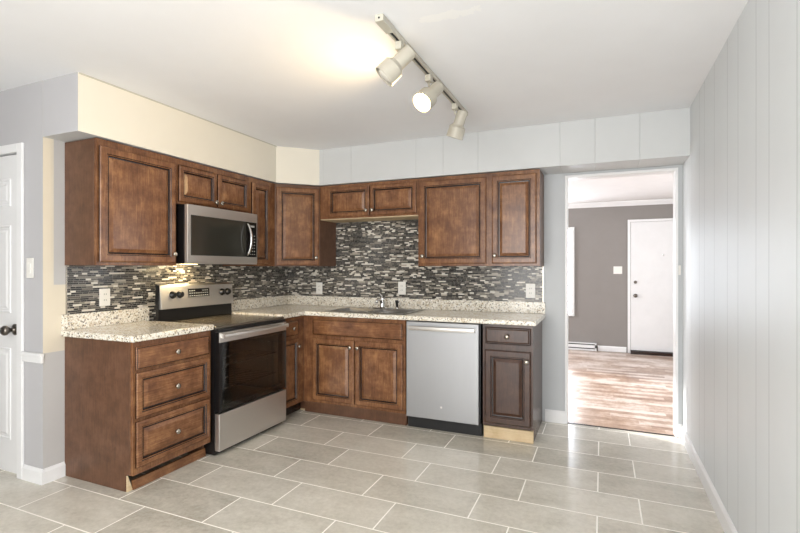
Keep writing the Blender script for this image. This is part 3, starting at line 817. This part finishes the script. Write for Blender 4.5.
# ================================================================== microwave
def microwave():
    y0, y1 = -1.722, -.972; z0, z1 = 1.356, 1.788
    t = thing('microwave', 'stainless steel over-the-range microwave above the stove', 'microwave', (.2, (y0 + y1) / 2, z0))
    link('body', box((.009, y0, z0), (.372, y1, z1)), 'black', t, bevel=.003)
    zt = 1.722; yk = y1 - .155
    f = link('door', gridex([y0, y0 + .030, yk - .02, yk, yk + .01, y1 - .012, y1], [z0 + .012, z0 + .062, z1 - .075, z1], lambda y, z: True, 0, .03), 'steel', t, bevel=.003)
    # rotate the slab upright: (y, z, depth) -> (depth, y, z)
    for v in f.data.vertices:
        a = v.co.copy(); v.co = (.3725 + a.z, a.x, a.y)
    link('window', box((.4026, y0 + .030, z0 + .062), (.4045, yk + .015, z1 - .075)), 'glass_reflect', f)
    bm = box((.4026, yk + .0155, z0 + .062), (.4045, y1 - .012, z1 - .075))
    for r in range(7):
        for c in range(3):
            ya = yk + .062 + c * .024; za = z0 + .082 + r * .026
            bx(bm, (.4046, ya, za), (.4049, ya + .012, za + .006), 1)
    bx(bm, (.4046, yk + .065, z1 - .118), (.4049, yk + .115, z1 - .102), 1)
    link('control_panel', bm, ['display', 'mark'], t)
    # bowed handle
    bm = bmesh.new(); secs = []
    n = 18
    for i in range(n + 1):
        s = i / n; z = z0 + .075 + s * (z1 - z0 - .165)
        b = math.sin(math.pi * s)
        x = .408 + .045 * b ** .7; y = yk + .022
        secs.append([bm.verts.new((x + a, y + c, z)) for a, c in ((0, -.012), (.008, -.010), (.011, 0), (.008, .010), (0, .012), (-.003, 0))])
    for A, B in zip(secs, secs[1:]):
        for k in range(6): bm.faces.new((A[k], A[(k + 1) % 6], B[(k + 1) % 6], B[k]))
    bm.faces.new(secs[0]); bm.faces.new(secs[-1][::-1])
    link('handle', bm, 'chrome', f, True)
    link('vent_strip', boxes([((.3725, y0, z0), (.398, y1, z0 + .0115))]), 'steel', t)
    lamp = link('task_lamp', box((.10, -1.52, z0 - .004), (.16, -1.40, z0 - .0004)), 'task_lamp', t)
M['task_lamp'] = mk_emit('lit_task_lamp', '#ffe2a8', 6)
microwave()
area('microwave_task_light', (.12, -1.44, 1.345), (.05, -1.44, .9), .10, .60, 5, (1, .78, .45))

# ================================================================== dishwasher
x0, x1 = 1.652, 2.284
t = thing('dishwasher', 'stainless steel dishwasher with a bar handle between the two back base cabinets', 'dishwasher', ((x0 + x1) / 2, -.35, 0))
link('tub', boxes([((x0 + .006, -.60, .10), (x1 - .006, -.03, .885))]), 'black', t)
dw = link('door', box((x0 + .010, -.636, .100), (x1 - .014, -.6005, .884)), 'steel_light', t, bevel=.004)
link('toe_kick', box((x0 + .006, -.585, .002), (x1 - .002, -.57, .095)), 'rubber', t)
bm = bmesh.new(); secs = []
for i in range(19):
    s = i / 18; xx = x0 + .035 + s * (x1 - x0 - .075)
    yy = -.660 - .016 * math.sin(math.pi * s)
    secs.append([bm.verts.new((xx, yy + a, .835 + b)) for a, b in ((0, -.017), (-.010, -.014), (-.013, 0), (-.010, .014), (0, .017))])
for A, B in zip(secs, secs[1:]):
    for k in range(5): bm.faces.new((A[k], A[(k + 1) % 5], B[(k + 1) % 5], B[k]))
bm.faces.new(secs[0]); bm.faces.new(secs[-1][::-1])
for xx in (x0 + .036, x1 - .058): bx(bm, (xx, -.664, .822), (xx + .018, -.6365, .848))
link('handle', bm, 'steel', dw)
link('badge', lathe(bmesh.new(), (1.965, -.6362, .205), (0, -1, 0), [(0, 0), (.009, 0), (.009, .0012), (0, .0012)], 20), 'steel', dw)

# ================================================================== track light
TX = 2.226
t = thing('track_rail', 'cream ceiling light track with a dark slot, holding three spotlights', 'light track', (TX, -1.6, ZC - .03))
link('rail', boxes([((TX - .018, -2.20, ZC - .026), (TX - .008, -.87, ZC - .001)), ((TX + .008, -2.20, ZC - .026), (TX + .018, -.87, ZC - .001)), ((TX - .008, -2.20, ZC - .008), (TX + .008, -.87, ZC - .001))]), 'track_cream', t)
link('slot', box((TX - .0078, -2.198, ZC - .020), (TX + .0078, -.872, ZC - .0082)), 'rubber', t)
fe = link('feed_box', box((TX - .021, -2.325, ZC - .032), (TX + .021, -2.20, ZC - .001)), 'track_cream', t, bevel=.002)
link('feed_screw', lathe(bmesh.new(), (TX, -2.3252, ZC - .017), (0, -1, 0), [(0, 0), (.005, 0), (.005, .001), (0, .001)], 12), 'rubber', fe)
link('end_cap', box((TX - .019, -.8695, ZC - .028), (TX + .019, -.855, ZC - .001)), 'track_cream', t)
def track_head(cy, back, axis, label, lit):
    axis = Vector(axis).normalized(); back = Vector(back)
    t = thing('track_spotlight', label, 'spotlight', (TX, cy, ZC - .03), 'spotlights on the ceiling track')
    link('adapter', box((TX - .017, cy - .022, ZC - .066), (TX + .017, cy + .025, ZC - .0268)), 'track_cream', t, bevel=.003)
    piv = back + axis * .045
    side = Vector((0, -1, 0)) if abs(axis.y) < .8 else Vector((1, 0, 0))
    top = Vector((TX, cy, ZC - .0665))
    link('arm', tube(bmesh.new(), [top, top + Vector((0, 0, -.025)), (top * .45 + piv * .55) + Vector((0, 0, -.01)), piv - axis * .01], .0065), 'track_cream', t, True)
    prof = [(.0, .012), (.030, .012), (.033, 0), (.037, 0), (.037, .092), (.041, .098), (.057, .114), (.059, .186), (.055, .186), (.053, .118), (.020, .104), (0, .104)]
    h = link('lamp_shade', lathe(bmesh.new(), back, axis, prof, 36), 'lamp_cream', t)
    for p in h.data.polygons: p.use_smooth = True
    m = h.modifiers.new('split', 'EDGE_SPLIT'); m.split_angle = math.radians(28)
    link('bulb', lathe(bmesh.new(), back, axis, [(0, .106), (.018, .107), (.022, .13), (.040, .155), (.044, .172), (.036, .190 if lit else .182), (.018, .200 if lit else .188), (0, .204 if lit else .189)], 28), 'bulb_lit' if lit else 'bulb_off', t, True)
    if lit:
        l = bpy.data.lights.new('spot_bulb_light', 'SPOT'); l.spot_size = math.radians(152); l.spot_blend = 1; l.energy = 21; l.color = (1, .72, .38); l.shadow_soft_size = .03
        o = bpy.data.objects.new('spot_bulb_light', l); COL.objects.link(o); o.location = back + axis * .236; o.rotation_euler = (left * .95 + fwd * -.1 + Vector((0, 0, -.05))).to_track_quat('-Z', 'Y').to_euler()
left = Vector((-.919, -.394, 0)); right = -left; fwd = Vector((-.394, .919, 0))
def P3(dx, df, z, cy): return Vector((TX, cy, 0)) + right * dx + fwd * df + Vector((0, 0, z))
track_head(-2.09, P3(.055, 0, 2.405, -2.09), left * .70 + Vector((0, 0, -.68)), 'cream track spotlight nearest the camera, unlit, aimed down to the left', False)
track_head(-1.655, P3(.052, -.01, 2.372, -1.655), left * .50 + fwd * -.50 + Vector((0, 0, -.62)), 'middle cream track spotlight with its bulb glowing warm', True)
track_head(-1.13, P3(.055, 0, 2.400, -1.13), left * .28 + fwd * .25 + Vector((0, 0, -.90)), 'cream track spotlight farthest from the camera, unlit, aimed almost straight down', False)
